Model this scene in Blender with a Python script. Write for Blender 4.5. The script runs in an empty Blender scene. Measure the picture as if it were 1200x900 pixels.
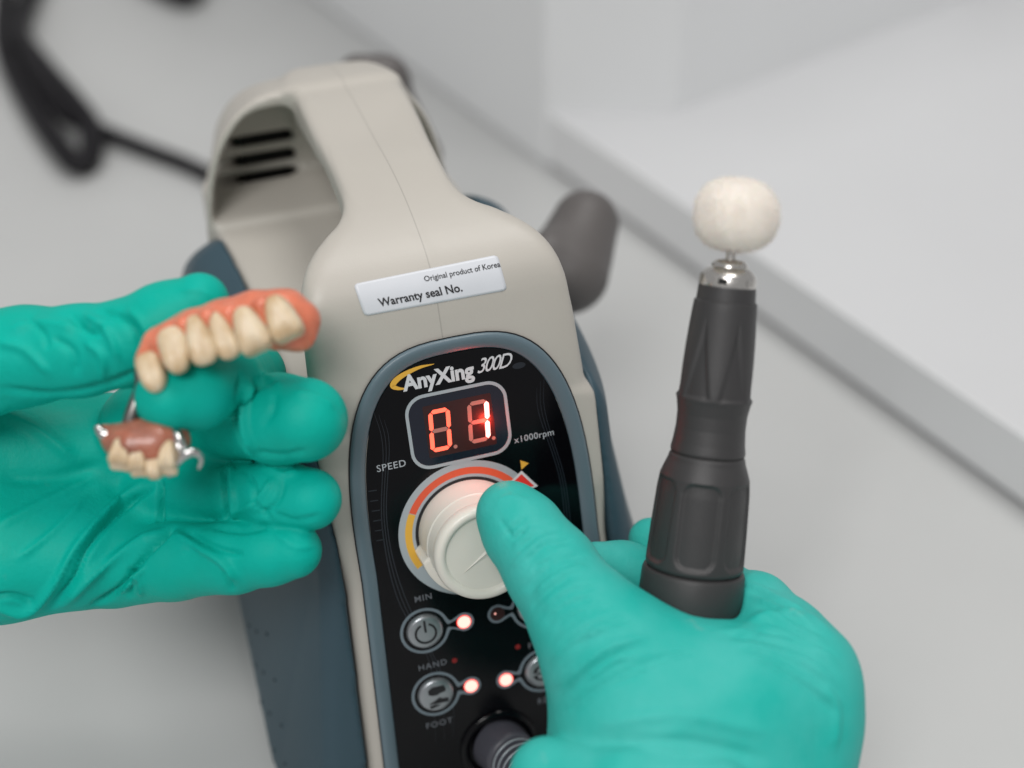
import bpy, math, random
import numpy as np
from mathutils import Vector, Matrix, Euler
from mathutils.bvhtree import BVHTree
random.seed(7); rng = np.random.default_rng(7)
S = 0.001                      # all shapes are worked out in millimetres
SC = bpy.context.scene
COL = SC.collection
rad = math.radians

# ------------------------------------------------------------------ camera
FPX = 1667.0
CAM = np.array([-76.0, -306.8, 433.8])
def _basis(pitch=40.0, roll=1.0, yaw=16.5):
    p, r, y = map(math.radians, (pitch, roll, yaw))
    u = np.array([0, math.cos(p), math.sin(p)]); r0 = np.array([1., 0, 0]); fh = np.array([0, math.sin(p), -math.cos(p)])
    Rz = np.array([[math.cos(r), -math.sin(r), 0], [math.sin(r), math.cos(r), 0], [0, 0, 1]])
    u, r0, fh = Rz@u, Rz@r0, Rz@fh
    return np.stack([math.cos(y)*r0+math.sin(y)*fh, -math.sin(y)*r0+math.cos(y)*fh, u], 1)
M = _basis()                   # world -> camera axes
def P(px, py, dep):            # a point of the place, found from where the photograph shows it and how far off it stands
    return CAM + M.T@np.array([(px-600)/FPX, -(py-450)/FPX, -1.0])*dep
def proj(V):
    q = (np.atleast_2d(V)-CAM)@M.T
    return np.stack([600+FPX*q[:, 0]/-q[:, 2], 450-FPX*q[:, 1]/-q[:, 2]], 1)
cd = bpy.data.cameras.new('camera'); cam = bpy.data.objects.new('camera', cd); COL.objects.link(cam)
cd.sensor_width = 36; cd.lens = 50; cd.clip_start = 0.02; cd.clip_end = 30
mw = Matrix.Identity(4)
for i in range(3):
    for j in range(3): mw[i][j] = M[j, i]
    mw[i][3] = CAM[i]*S
cam.matrix_world = mw
cd.dof.use_dof = True; cd.dof.focus_distance = 0.432; cd.dof.aperture_fstop = 3.9
SC.camera = cam
# ------------------------------------------------------------------ light of the room
w = bpy.data.worlds.new('World'); SC.world = w; w.use_nodes = True
bg = w.node_tree.nodes['Background']; bg.inputs[0].default_value = (0.97, 0.97, 0.975, 1); bg.inputs[1].default_value = 0.39
def area(name, loc, target, sx, sy, power, col):
    l = bpy.data.lights.new(name, 'AREA'); l.shape = 'RECTANGLE'; l.size = sx; l.size_y = sy; l.energy = power; l.color = col
    o = bpy.data.objects.new(name, l); COL.objects.link(o); o.location = loc
    o.rotation_euler = (Vector(target)-Vector(loc)).to_track_quat('-Z', 'Y').to_euler(); return o
area('ceiling_lamp', (0.38, 0.28, 1.8), (0.05, 0.15, 0.05), 0.8, 0.6, 12.5, (1.0, 0.985, 0.96))
area('front_fill', (-0.55, -0.85, 1.6), (0, 0, 0.12), 0.6, 0.6, 15.2, (1.0, 0.985, 0.975))  # soft fill added from the camera side, its source unseen
vs = SC.view_settings; vs.view_transform = 'Standard'; vs.look = 'None'; vs.exposure = 0; vs.gamma = 1
try: vs.use_curve_mapping = False
except Exception: pass
SC.cycles.max_bounces = 8; SC.cycles.use_denoising = True

# ------------------------------------------------------------------ materials
def mat(name, col, rough=0.5, metal=0.0, spec=0.5, coat=0.0, sheen=0.0, sss=0.0, sssr=(1, .3, .2), sscale=0.002,
        bump=0.0, bscale=300.0, var=0.0, vscale=20.0, emit=None, estr=0.0, alpha=1.0, rvar=0.0):
    m = bpy.data.materials.new(name); m.use_nodes = True; nt = m.node_tree; N = nt.nodes; L = nt.links
    b = N['Principled BSDF']; b.inputs['Base Color'].default_value = (*col, 1); b.inputs['Roughness'].default_value = rough
    b.inputs['Metallic'].default_value = metal; b.inputs['Specular IOR Level'].default_value = spec
    b.inputs['Coat Weight'].default_value = coat; b.inputs['Sheen Weight'].default_value = sheen
    if sss:
        b.inputs['Subsurface Weight'].default_value = sss; b.inputs['Subsurface Radius'].default_value = sssr
        b.inputs['Subsurface Scale'].default_value = sscale
    if emit: b.inputs['Emission Color'].default_value = (*emit, 1); b.inputs['Emission Strength'].default_value = estr
    tc = N.new('ShaderNodeTexCoord')
    if bump:
        n = N.new('ShaderNodeTexNoise'); n.inputs['Scale'].default_value = bscale; n.inputs['Detail'].default_value = 6
        bp = N.new('ShaderNodeBump'); bp.inputs['Strength'].default_value = bump; bp.inputs['Distance'].default_value = 0.0005
        L.new(tc.outputs['Object'], n.inputs['Vector']); L.new(n.outputs[0], bp.inputs['Height']); L.new(bp.outputs[0], b.inputs['Normal'])
    if var or rvar:
        n2 = N.new('ShaderNodeTexNoise'); n2.inputs['Scale'].default_value = vscale; n2.inputs['Detail'].default_value = 5
        L.new(tc.outputs['Object'], n2.inputs['Vector'])
    if var:
        mr = N.new('ShaderNodeMapRange'); mr.inputs[1].default_value = 0.3; mr.inputs[2].default_value = 0.7
        mr.inputs[3].default_value = 1-var; mr.inputs[4].default_value = 1+var*0.5
        mx = N.new('ShaderNodeVectorMath'); mx.operation = 'SCALE'; mx.inputs[0].default_value = col
        L.new(n2.outputs[0], mr.inputs[0]); L.new(mr.outputs[0], mx.inputs[3]); L.new(mx.outputs[0], b.inputs['Base Color'])
    if rvar:
        mr = N.new('ShaderNodeMapRange'); mr.inputs[1].default_value = 0.35; mr.inputs[2].default_value = 0.65
        mr.inputs[3].default_value = rough-rvar; mr.inputs[4].default_value = rough+rvar
        L.new(n2.outputs[0], mr.inputs[0]); L.new(mr.outputs[0], b.inputs['Roughness'])
    return m
X0 = 2.5                                                    # the machine's plane of symmetry
M_cream = mat('cream_plastic', (0.49, 0.462, 0.415), 0.42, bump=0.12, bscale=2500, var=0.03, vscale=30)
def seam_line(m):                                           # the mould joint along the middle of the shell: a fine dark gap
    N = m.node_tree.nodes; L = m.node_tree.links; b = N['Principled BSDF']
    ge = N.new('ShaderNodeNewGeometry'); sp = N.new('ShaderNodeSeparateXYZ'); L.new(ge.outputs['Position'], sp.inputs[0])
    a = N.new('ShaderNodeMath'); a.operation = 'SUBTRACT'; a.inputs[1].default_value = (X0-2.0)*S
    sh = N.new('ShaderNodeMath'); sh.operation = 'MULTIPLY_ADD'; sh.inputs[1].default_value = 0.028; L.new(sp.outputs[1], sh.inputs[0]); L.new(sp.outputs[0], sh.inputs[2]); L.new(sh.outputs[0], a.inputs[0])
    c = N.new('ShaderNodeMath'); c.operation = 'ABSOLUTE'; L.new(a.outputs[0], c.inputs[0])
    r = N.new('ShaderNodeMapRange'); r.inputs[1].default_value = 0.08*S; r.inputs[2].default_value = 0.28*S; r.inputs[3].default_value = 0.76; r.inputs[4].default_value = 1
    L.new(c.outputs[0], r.inputs[0])
    src = b.inputs['Base Color'].links[0].from_socket
    v = N.new('ShaderNodeVectorMath'); v.operation = 'SCALE'; L.new(src, v.inputs[0]); L.new(r.outputs[0], v.inputs[3]); L.new(v.outputs[0], b.inputs['Base Color'])
seam_line(M_cream)
M_blue = mat('slate_blue_plastic', (0.036, 0.072, 0.095), 0.46, spec=0.4, bump=0.15, bscale=2200, var=0.06, vscale=25)
M_bluedot = mat('dark_slate_dot', (0.012, 0.026, 0.036), 0.4)
M_bezel = mat('bezel_blue_grey', (0.115, 0.165, 0.195), 0.36, bump=0.08, bscale=2500)
M_fascia = mat('gloss_black_film', (0.002, 0.002, 0.003), 0.14, spec=0.22, rvar=0.05, vscale=60)
M_silver = mat('silver_print', (0.42, 0.47, 0.50), 0.42, metal=0.25)
M_line = mat('grey_print', (0.16, 0.20, 0.23), 0.45)
M_swoosh = mat('dark_blue_print', (0.012, 0.015, 0.022), 0.3)
M_white = mat('white_print', (0.62, 0.64, 0.66), 0.5)
M_greyp = mat('grey_lettering', (0.40, 0.43, 0.46), 0.5)
M_dimp = mat('dim_lettering', (0.14, 0.15, 0.17), 0.5)
M_yellow = mat('yellow_print', (0.75, 0.42, 0.05), 0.45)
M_orange = mat('orange_red_print', (0.72, 0.10, 0.04), 0.45)
M_redp = mat('red_print', (0.75, 0.04, 0.03), 0.4)
M_navy = mat('display_window', (0.008, 0.011, 0.022), 0.12, spec=0.5)
M_dwell = mat('display_glass', (0.03, 0.006, 0.006), 0.35)
M_lit = mat('lit_segment', (0.5, 0.08, 0.05), 0.5, emit=(1.0, 0.095, 0.05), estr=2.2)
M_lit2 = mat('bright_segment', (0.6, 0.1, 0.1), 0.5, emit=(1.0, 0.20, 0.17), estr=6.5)
M_off = mat('unlit_segment', (0.30, 0.15, 0.13), 0.5, emit=(1.0, 0.28, 0.18), estr=0.12)
M_led = mat('lit_led', (1, .3, .2), 0.4, emit=(1.0, 0.50, 0.44), estr=1.5)
M_ledr = mat('red_led_rim', (0.7, .02, .01), 0.4, emit=(1.0, 0.02, 0.01), estr=0.8)
M_dim = mat('dim_led', (0.12, .005, .005), 0.4, emit=(1.0, 0.02, 0.02), estr=0.06)
M_knob = mat('ivory_knob_plastic', (0.74, 0.71, 0.64), 0.33, sss=0.1, sssr=(1, .8, .6), sscale=0.001, bump=0.05, bscale=1500)
M_button = mat('satin_button', (0.36, 0.38, 0.40), 0.32, metal=0.75, bump=0.08, bscale=3000)
M_ink = mat('black_ink', (0.008, 0.008, 0.01), 0.5)
M_sticker = mat('sticker_paper', (0.66, 0.68, 0.72), 0.38, var=0.03, vscale=60)
M_dark = mat('inside_black', (0.01, 0.01, 0.009), 0.8)
M_hp = mat('handpiece_grey_rubber', (0.036, 0.035, 0.036), 0.47, bump=0.22, bscale=2600, rvar=0.05, vscale=90)
M_hp2 = mat('handpiece_pad_grey', (0.030, 0.030, 0.033), 0.58, bump=0.3, bscale=2600)
M_steel = mat('brushed_steel', (0.62, 0.60, 0.57), 0.22, metal=1.0, rvar=0.08, vscale=300)
M_steel2 = mat('denture_alloy', (0.55, 0.54, 0.53), 0.16, metal=1.0, rvar=0.08, vscale=400)
M_felt = mat('cream_felt', (0.90, 0.84, 0.77), 0.95, sheen=0.4, sss=0.5, sssr=(1, .8, .6), sscale=0.004, bump=0.1, bscale=900)
M_fibre = mat('felt_fibres', (0.92, 0.87, 0.81), 0.95, sss=0.2)
M_gum = mat('pink_acrylic', (0.74, 0.215, 0.12), 0.3, sss=0.35, sssr=(1, .35, .25), sscale=0.003, bump=0.25, bscale=700, var=0.18, vscale=160, coat=0.2)
M_gum2 = mat('brownish_acrylic', (0.40, 0.14, 0.085), 0.36, sss=0.25, sssr=(1, .35, .25), sscale=0.002, bump=0.4, bscale=600, var=0.35, vscale=220, coat=0.25)
M_plug = mat('grey_plug_rubber', (0.06, 0.06, 0.075), 0.42, bump=0.1, bscale=2500)
M_cable = mat('black_cable_rubber', (0.006, 0.005, 0.007), 0.55, spec=0.3)
M_bar = mat('dark_alloy', (0.22, 0.21, 0.20), 0.3, metal=1.0)  # darker alloy than that of the clasps
M_cradle = mat('dark_grey_plastic', (0.105, 0.096, 0.093), 0.5, bump=0.1, bscale=2000)
M_desk = mat('desk_laminate', (0.52, 0.525, 0.52), 0.42, bump=0.05, bscale=500, var=0.05, vscale=7)
M_shelf = mat('white_worktop', (0.62, 0.625, 0.635), 0.45, var=0.02, vscale=9)
M_edge = mat('grey_worktop_edge', (0.78, 0.785, 0.79), 0.5, var=0.03, vscale=12)
M_gap = mat('gap_grey', (0.36, 0.36, 0.365), 0.8)
M_cab = mat('cabinet_white', (0.80, 0.81, 0.815), 0.45, var=0.02, vscale=8)

def tooth_mat():
    m = mat('tooth_enamel', (0.74, 0.62, 0.42), 0.4, spec=0.4, sss=0.3, sssr=(1, .75, .45), sscale=0.002, coat=0.06, bump=0.12, bscale=500)
    N = m.node_tree.nodes; L = m.node_tree.links; b = N['Principled BSDF']
    tc = N.new('ShaderNodeTexCoord'); n = N.new('ShaderNodeTexNoise'); n.inputs['Scale'].default_value = 150; n.inputs['Detail'].default_value = 4
    L.new(tc.outputs['Object'], n.inputs['Vector'])
    r = N.new('ShaderNodeValToRGB'); r.color_ramp.elements[0].position = 0.35; r.color_ramp.elements[0].color = (0.56, 0.40, 0.23, 1)
    r.color_ramp.elements[1].position = 0.65; r.color_ramp.elements[1].color = (0.72, 0.60, 0.43, 1)
    L.new(n.outputs[0], r.inputs[0]); L.new(r.outputs[0], b.inputs['Base Color']); return m
M_tooth = tooth_mat()
def glove_mat(name, c1, c2, dusty):
    m = mat(name, c1, 0.42, spec=0.17, sss=0.12, sssr=(.3, 1, .8), sscale=0.0015)
    N = m.node_tree.nodes; L = m.node_tree.links; b = N['Principled BSDF']
    tc = N.new('ShaderNodeTexCoord')
    n = N.new('ShaderNodeTexNoise'); n.inputs['Scale'].default_value = 28; n.inputs['Detail'].default_value = 6; n.inputs['Roughness'].default_value = 0.6
    L.new(tc.outputs['Object'], n.inputs['Vector'])
    r = N.new('ShaderNodeValToRGB'); r.color_ramp.elements[0].position = 0.35; r.color_ramp.elements[0].color = (*c1, 1)
    r.color_ramp.elements[1].position = 0.72; r.color_ramp.elements[1].color = (*c2, 1)
    L.new(n.outputs[0], r.inputs[0])
    # small dust smudges
    n3 = N.new('ShaderNodeTexNoise'); n3.inputs['Scale'].default_value = 75; n3.inputs['Detail'].default_value = 8; n3.inputs['Roughness'].default_value = 0.7
    L.new(tc.outputs['Object'], n3.inputs['Vector'])
    mr = N.new('ShaderNodeMapRange'); mr.inputs[1].default_value = 0.64; mr.inputs[2].default_value = 0.74; mr.inputs[3].default_value = 0; mr.inputs[4].default_value = dusty
    L.new(n3.outputs[0], mr.inputs[0])
    mx = N.new('ShaderNodeMix'); mx.data_type = 'RGBA'; L.new(mr.outputs[0], mx.inputs[0]); L.new(r.outputs[0], mx.inputs[6]); mx.inputs[7].default_value = (0.34, 0.44, 0.40, 1)
    L.new(mx.outputs[2], b.inputs['Base Color'])
    n2 = N.new('ShaderNodeTexNoise'); n2.inputs['Scale'].default_value = 900; n2.inputs['Detail'].default_value = 5
    L.new(tc.outputs['Object'], n2.inputs['Vector'])
    n4 = N.new('ShaderNodeTexNoise'); n4.inputs['Scale'].default_value = 130; n4.inputs['Detail'].default_value = 4; n4.inputs['Distortion'].default_value = 0.7
    L.new(tc.outputs['Object'], n4.inputs['Vector'])
    ad = N.new('ShaderNodeMath'); ad.operation = 'MULTIPLY_ADD'; ad.inputs[1].default_value = 2.2; L.new(n4.outputs[0], ad.inputs[0]); L.new(n2.outputs[0], ad.inputs[2])
    bp = N.new('ShaderNodeBump'); bp.inputs['Strength'].default_value = 0.22; bp.inputs['Distance'].default_value = 0.0006
    L.new(ad.outputs[0], bp.inputs['Height']); L.new(bp.outputs[0], b.inputs['Normal'])
    r2 = N.new('ShaderNodeMapRange'); r2.inputs[1].default_value = .3; r2.inputs[2].default_value = .7; r2.inputs[3].default_value = 0.46; r2.inputs[4].default_value = 0.62
    L.new(n.outputs[0], r2.inputs[0]); L.new(r2.outputs[0], b.inputs['Roughness'])
    return m
M_gloveL = glove_mat('teal_nitrile', (0.0, 0.40, 0.31), (0.0, 0.45, 0.37), 0.05)
M_gloveR = glove_mat('pale_teal_nitrile', (0.02, 0.44, 0.38), (0.075, 0.49, 0.445), 0.4)

# ------------------------------------------------------------------ object helpers
def mk(name, verts, faces, m=None, parent=None, smooth=True, mats=None, mi=None):
    me = bpy.data.meshes.new(name)
    v = np.asarray(verts, dtype=np.float64)*S
    if isinstance(faces, np.ndarray) and faces.ndim == 2:
        k = faces.shape[1]; nf = len(faces)
        me.vertices.add(len(v)); me.vertices.foreach_set('co', v.ravel())
        me.loops.add(nf*k); me.loops.foreach_set('vertex_index', faces.ravel().astype(np.int32))
        me.polygons.add(nf); me.polygons.foreach_set('loop_start', (np.arange(nf)*k).astype(np.int32))
        me.update(calc_edges=True); me.validate()
    else:
        me.from_pydata([tuple(p) for p in v], [], [tuple(int(i) for i in f) for f in faces]); me.update()
    if smooth: me.shade_smooth()
    if m: me.materials.append(m)
    for x in (mats or []): me.materials.append(x)
    if mi is not None: me.polygons.foreach_set('material_index', np.asarray(mi, dtype=np.int32))
    o = bpy.data.objects.new(name, me); COL.objects.link(o)
    if parent is not None: o.parent = parent; o.matrix_parent_inverse = parent.matrix_world.inverted()
    return o
def tag(o, label=None, cat=None, group=None, kind=None):
    if label: o['label'] = label
    if cat: o['category'] = cat
    if group: o['group'] = group
    if kind: o['kind'] = kind
    return o
def empty(name, loc):
    o = bpy.data.objects.new(name, None); COL.objects.link(o); o.location = Vector(loc)*S; o.empty_display_size = 0.01
    bpy.context.view_layer.update(); return o
def autosmooth(o, ang=35):
    me = o.data; me.shade_smooth()
    try: me.set_sharp_from_angle(angle=rad(ang))
    except Exception: pass
    return o

# ------------------------------------------------------------------ solid modelling by distance fields
def smin(a, b, k):
    if np.isscalar(k) and k <= 0: return np.minimum(a, b)
    h = np.clip(0.5+0.5*(b-a)/k, 0, 1); return b*(1-h)+a*h-k*h*(1-h)
def smax(a, b, k): return -smin(-a, -b, k)
def capsule(X, Y, Z, a, ra, b, rb, fx=None):
    a = np.asarray(a, float); b = np.asarray(b, float); ab = b-a; L2 = float(ab@ab)+1e-9
    px, py, pz = X-a[0], Y-a[1], Z-a[2]
    t = np.clip((px*ab[0]+py*ab[1]+pz*ab[2])/L2, 0, 1)
    d = np.sqrt((px-t*ab[0])**2+(py-t*ab[1])**2+(pz-t*ab[2])**2)
    return d-(ra+(rb-ra)*t)
def chain(X, Y, Z, pts, k=1.5):
    d = None
    for (a, ra), (b, rb) in zip(pts[:-1], pts[1:]):
        e = capsule(X, Y, Z, a, ra, b, rb); d = e if d is None else smin(d, e, k)
    return d
def poly2(U, V, pts):
    """signed distance to a polygon (negative inside)"""
    pts = np.asarray(pts, float); n = len(pts); d = np.full(U.shape, 1e9, U.dtype); s = np.ones(U.shape, U.dtype)
    for i in range(n):
        a = pts[i]; b = pts[i-1]; e = b-a; wx = U-a[0]; wy = V-a[1]
        t = np.clip((wx*e[0]+wy*e[1])/(e@e+1e-12), 0, 1); d = np.minimum(d, (wx-e[0]*t)**2+(wy-e[1]*t)**2)
        c1 = V >= a[1]; c2 = V < b[1]; c3 = e[0]*wy > e[1]*wx
        flip = (c1 & c2 & c3) | (~c1 & ~c2 & ~c3); s = np.where(flip, -s, s)
    return s*np.sqrt(d)
def box3(X, Y, Z, c, h, r=0.0):
    qx, qy, qz = np.abs(X-c[0])-h[0]+r, np.abs(Y-c[1])-h[1]+r, np.abs(Z-c[2])-h[2]+r
    return np.sqrt(np.maximum(qx, 0)**2+np.maximum(qy, 0)**2+np.maximum(qz, 0)**2)+np.minimum(np.maximum(qx, np.maximum(qy, qz)), 0)-r
def nets(field, lo, hi, h):
    lo = np.asarray(lo, float); hi = np.asarray(hi, float); n = np.ceil((hi-lo)/h).astype(int)+1
    ax = [(lo[i]+np.arange(n[i])*h).astype(np.float32) for i in range(3)]
    D = np.empty(n, np.float32)
    step = max(1, int(1.5e6//(n[1]*n[2])))
    for i in range(0, n[0], step):
        X, Y, Z = np.meshgrid(ax[0][i:i+step], ax[1], ax[2], indexing='ij'); D[i:i+step] = field(X, Y, Z)
    ins = D < 0
    c = np.zeros(np.array(n)-1, np.int8)
    for dx in (0, 1):
        for dy in (0, 1):
            for dz in (0, 1): c += ins[dx:n[0]-1+dx, dy:n[1]-1+dy, dz:n[2]-1+dz]
    act = (c > 0) & (c < 8); idx = np.full(act.shape, -1, np.int32); ijk = np.argwhere(act); idx[act] = np.arange(len(ijk))
    acc = np.zeros((len(ijk), 3)); cnt = np.zeros(len(ijk))
    cor = [(x, y, z) for x in (0, 1) for y in (0, 1) for z in (0, 1)]
    for a in cor:
        for ax_i in range(3):
            if a[ax_i]: continue
            b = list(a); b[ax_i] = 1
            da = D[ijk[:, 0]+a[0], ijk[:, 1]+a[1], ijk[:, 2]+a[2]]; db = D[ijk[:, 0]+b[0], ijk[:, 1]+b[1], ijk[:, 2]+b[2]]
            m = (da < 0) != (db < 0); t = np.where(m, da/np.where(m, da-db, 1), 0)
            p = np.zeros((len(ijk), 3)); p += a; p[:, ax_i] += t
            acc += np.where(m[:, None], p, 0); cnt += m
    V = lo+(ijk+acc/cnt[:, None])*h
    F = []
    for axis in range(3):
        o1, o2 = (axis+1) % 3, (axis+2) % 3
        s0 = [slice(None)]*3; s1 = [slice(None)]*3; s0[axis] = slice(0, n[axis]-1); s1[axis] = slice(1, n[axis])
        A = ins[tuple(s0)]; B = ins[tuple(s1)]
        e = np.argwhere(A != B); e = e[(e[:, o1] > 0) & (e[:, o2] > 0) & (e[:, o1] < n[o1]-1) & (e[:, o2] < n[o2]-1)]
        sgn = A[e[:, 0], e[:, 1], e[:, 2]]
        q = []
        for (u, v) in ((1, 1), (0, 1), (0, 0), (1, 0)):
            k = e.copy(); k[:, o1] -= u; k[:, o2] -= v; q.append(idx[k[:, 0], k[:, 1], k[:, 2]])
        q = np.stack(q, 1); q[~sgn] = q[~sgn][:, ::-1]; F.append(q)
    return V, np.concatenate(F).astype(np.int32)
def edges_of(F):
    E = np.concatenate([F[:, [i, (i+1) % F.shape[1]]] for i in range(F.shape[1])]); E.sort(1)
    return np.unique(E, axis=0)
def relax(V, F, it=2, lam=0.5):
    E = edges_of(F); n = len(V)
    deg = np.bincount(E.ravel(), minlength=n)[:, None]
    for _ in range(it):
        for l in (lam, -lam*1.04):
            s = np.stack([np.bincount(E[:, 0], V[E[:, 1], k], n)+np.bincount(E[:, 1], V[E[:, 0], k], n) for k in range(3)], 1)
            V = V+l*(s/np.maximum(deg, 1)-V)
    return V
def vnormals(V, F):
    a = V[F[:, 2]]-V[F[:, 0]]; b = V[F[:, 3]]-V[F[:, 1]] if F.shape[1] == 4 else V[F[:, 1]]-V[F[:, 0]]
    n = np.cross(a, b) if F.shape[1] == 4 else np.cross(b, a); N = np.zeros_like(V)
    for k in range(F.shape[1]):
        for j in range(3): N[:, j] += np.bincount(F[:, k], n[:, j], len(V))
    return N/np.maximum(np.linalg.norm(N, axis=1, keepdims=True), 1e-9)
def polydist(Q, pl):
    """distance of 2D points to an open polyline, and the signed side"""
    d = np.full(len(Q), 1e9); sd = np.zeros(len(Q)); tt = np.zeros(len(Q)); pl = np.asarray(pl, float)
    n = len(pl)-1
    for i in range(n):
        a, b = pl[i], pl[i+1]; e = b-a; t = np.clip(((Q-a)@e)/(e@e+1e-9), 0, 1); r = Q-a-t[:, None]*e; x = np.linalg.norm(r, axis=1)
        s = np.sign(e[0]*r[:, 1]-e[1]*r[:, 0]); m = x < d; d = np.where(m, x, d); sd = np.where(m, s, sd); tt = np.where(m, (i+t)/n, tt)
    return d, sd, tt
def smooth_pl(pts, n=6):
    p = np.asarray(pts, float)
    if len(p) < 3: return p
    q = np.vstack([2*p[0]-p[1], p, 2*p[-1]-p[-2]]); out = []
    for i in range(1, len(q)-2):
        for t in np.linspace(0, 1, n, endpoint=False):
            out.append(0.5*((2*q[i])+(-q[i-1]+q[i+1])*t+(2*q[i-1]-5*q[i]+4*q[i+1]-q[i+2])*t*t+(-q[i-1]+3*q[i]-3*q[i+1]+q[i+2])*t**3))
    out.append(p[-1]); return np.array(out)
def folds(V, F, strokes):
    """carve the glove's creases and raise its folds: each line lies where the photograph shows it on the side that faces the viewer;
    (line, half width px, height mm (negative = crease), one_sided)"""
    N = vnormals(V, F); Q = proj(V); view = CAM-V; view /= np.linalg.norm(view, axis=1, keepdims=True)
    face = np.clip(((N*view).sum(1)-0.22)/0.3, 0, 1)
    D = np.zeros(len(V))
    for st in strokes:
        pl, wd, ht = st[:3]; one = st[3] if len(st) > 3 else 0; far = st[4] if len(st) > 4 else None
        pl = smooth_pl(pl); lo = pl.min(0)-wd*3; hi = pl.max(0)+wd*3
        m = np.where(((Q >= lo) & (Q <= hi)).all(1) & (face > 0))[0]
        if len(m) == 0: continue
        d, sd, t = polydist(Q[m], pl); x = d/wd
        g = np.exp(-x*x*1.6)
        if one: g = np.where(sd*one > 0, np.exp(-(d/(wd*2.6))**2*1.6), np.exp(-(d/(wd*0.45))**2*1.6))
        g *= np.clip(np.minimum(t, 1-t)*6+0.15, 0, 1)
        D[m] += g*ht*face[m]
    return V+N*D[:, None]

# ================================================================== SETTING
def prism(poly, z0, z1):
    n = len(poly); V = [(x, y, z0) for x, y in poly]+[(x, y, z1) for x, y in poly]
    F = [list(range(n))[::-1], [n+i for i in range(n)]]+[[i, (i+1) % n, n+(i+1) % n, n+i] for i in range(n)]
    return V, F
def bevel_obj(o, wd=1.0, seg=3):
    md = o.modifiers.new('bevel', 'BEVEL'); md.width = wd*S; md.segments = seg; md.limit_method = 'ANGLE'; md.angle_limit = rad(40); return o
V, F = prism([(-1500, -900), (1600, -900), (1600, 2200), (-1500, 2200)], -30, 0)
tag(mk('desk', V, F, M_desk, smooth=False), kind='structure')
Dl = np.array([0.305, -0.952]); Dl /= np.linalg.norm(Dl); Nl = np.array([-Dl[1], Dl[0]])      # Nl points off to the right, away from the machine
A0 = np.array([167., 309.2])
def along(s, t): return tuple(A0+Dl*s+Nl*t)
V, F = prism([along(-1500, 0), along(900, 0), along(900, 1200), along(-1500, 1200)], 4.0, 36.0)
tag(bevel_obj(mk('raised_worktop', V, F, None, mats=[M_shelf, M_edge], mi=[0, 0]+[1]*4, smooth=False), 1.2), kind='structure')
V, F = prism([along(-1500, 2.5), along(900, 2.5), along(900, 1195), along(-1500, 1195)], 0.3, 4.0)
tag(mk('worktop_shadow_gap', V, F, M_gap, smooth=False), kind='structure')
G1 = (161, 374); G2 = (216, 346)
V, F = prism([along(-63.5, -1.5), G2, (442, 421), (700, 800), along(-900, 400), along(-900, -1.5)][::-1], 0.3, 420)
cab = bevel_obj(mk('cabinet', V, F, M_cab, smooth=False), 3)
tag(cab, 'plain white cabinet block standing on the raised worktop at the top of the photo', 'cabinet')

# ================================================================== CONTROL UNIT
AL = rad(20); PN = np.array([0, -math.cos(AL), math.sin(AL)]); PU = np.array([0, math.sin(AL), math.cos(AL)]); P0 = np.array([0, 0, 110.])
def pan(x, t, n=0.0): return P0+np.array([1., 0, 0])*x+PU*t+PN*n
unit = empty('micromotor_control_unit', (X0, 60, 0))
tag(unit, 'cream and slate blue dental control box with arched handle, black panel and red display', 'control unit')
PROF = [(-45, -5), (-45, -2), (-38.4, 1), (0.2, 109.9), (17, 158), (22, 172), (26, 182), (32, 189), (42, 194), (60, 198), (78, 199), (95, 198.2), (112, 197.8), (130, 197), (150, 193.6), (170, 187), (186, 175), (196, 158), (200, 135), (200, -5)]
PROF = [PROF[0], PROF[1], PROF[2], PROF[3], PROF[4]]+[tuple(p) for p in smooth_pl(PROF[5:18], 4)]+PROF[18:]
WPOD = [(-5, -60), (43.8, -60), (43.8, 0)]+[tuple(p) for p in smooth_pl([(43.6, 8), (43.0, 18), (41.6, 28), (38.5, 37), (33.8, 44.5), (27.6, 50.5), (22.0, 55), (18.8, 60), (17.6, 66), (17.3, 76), (17.8, 92), (18.6, 110), (18.8, 135), (17.5, 155), (13.5, 175), (8, 190)], 4)]+[(5, 205), (-5, 205)]
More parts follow.
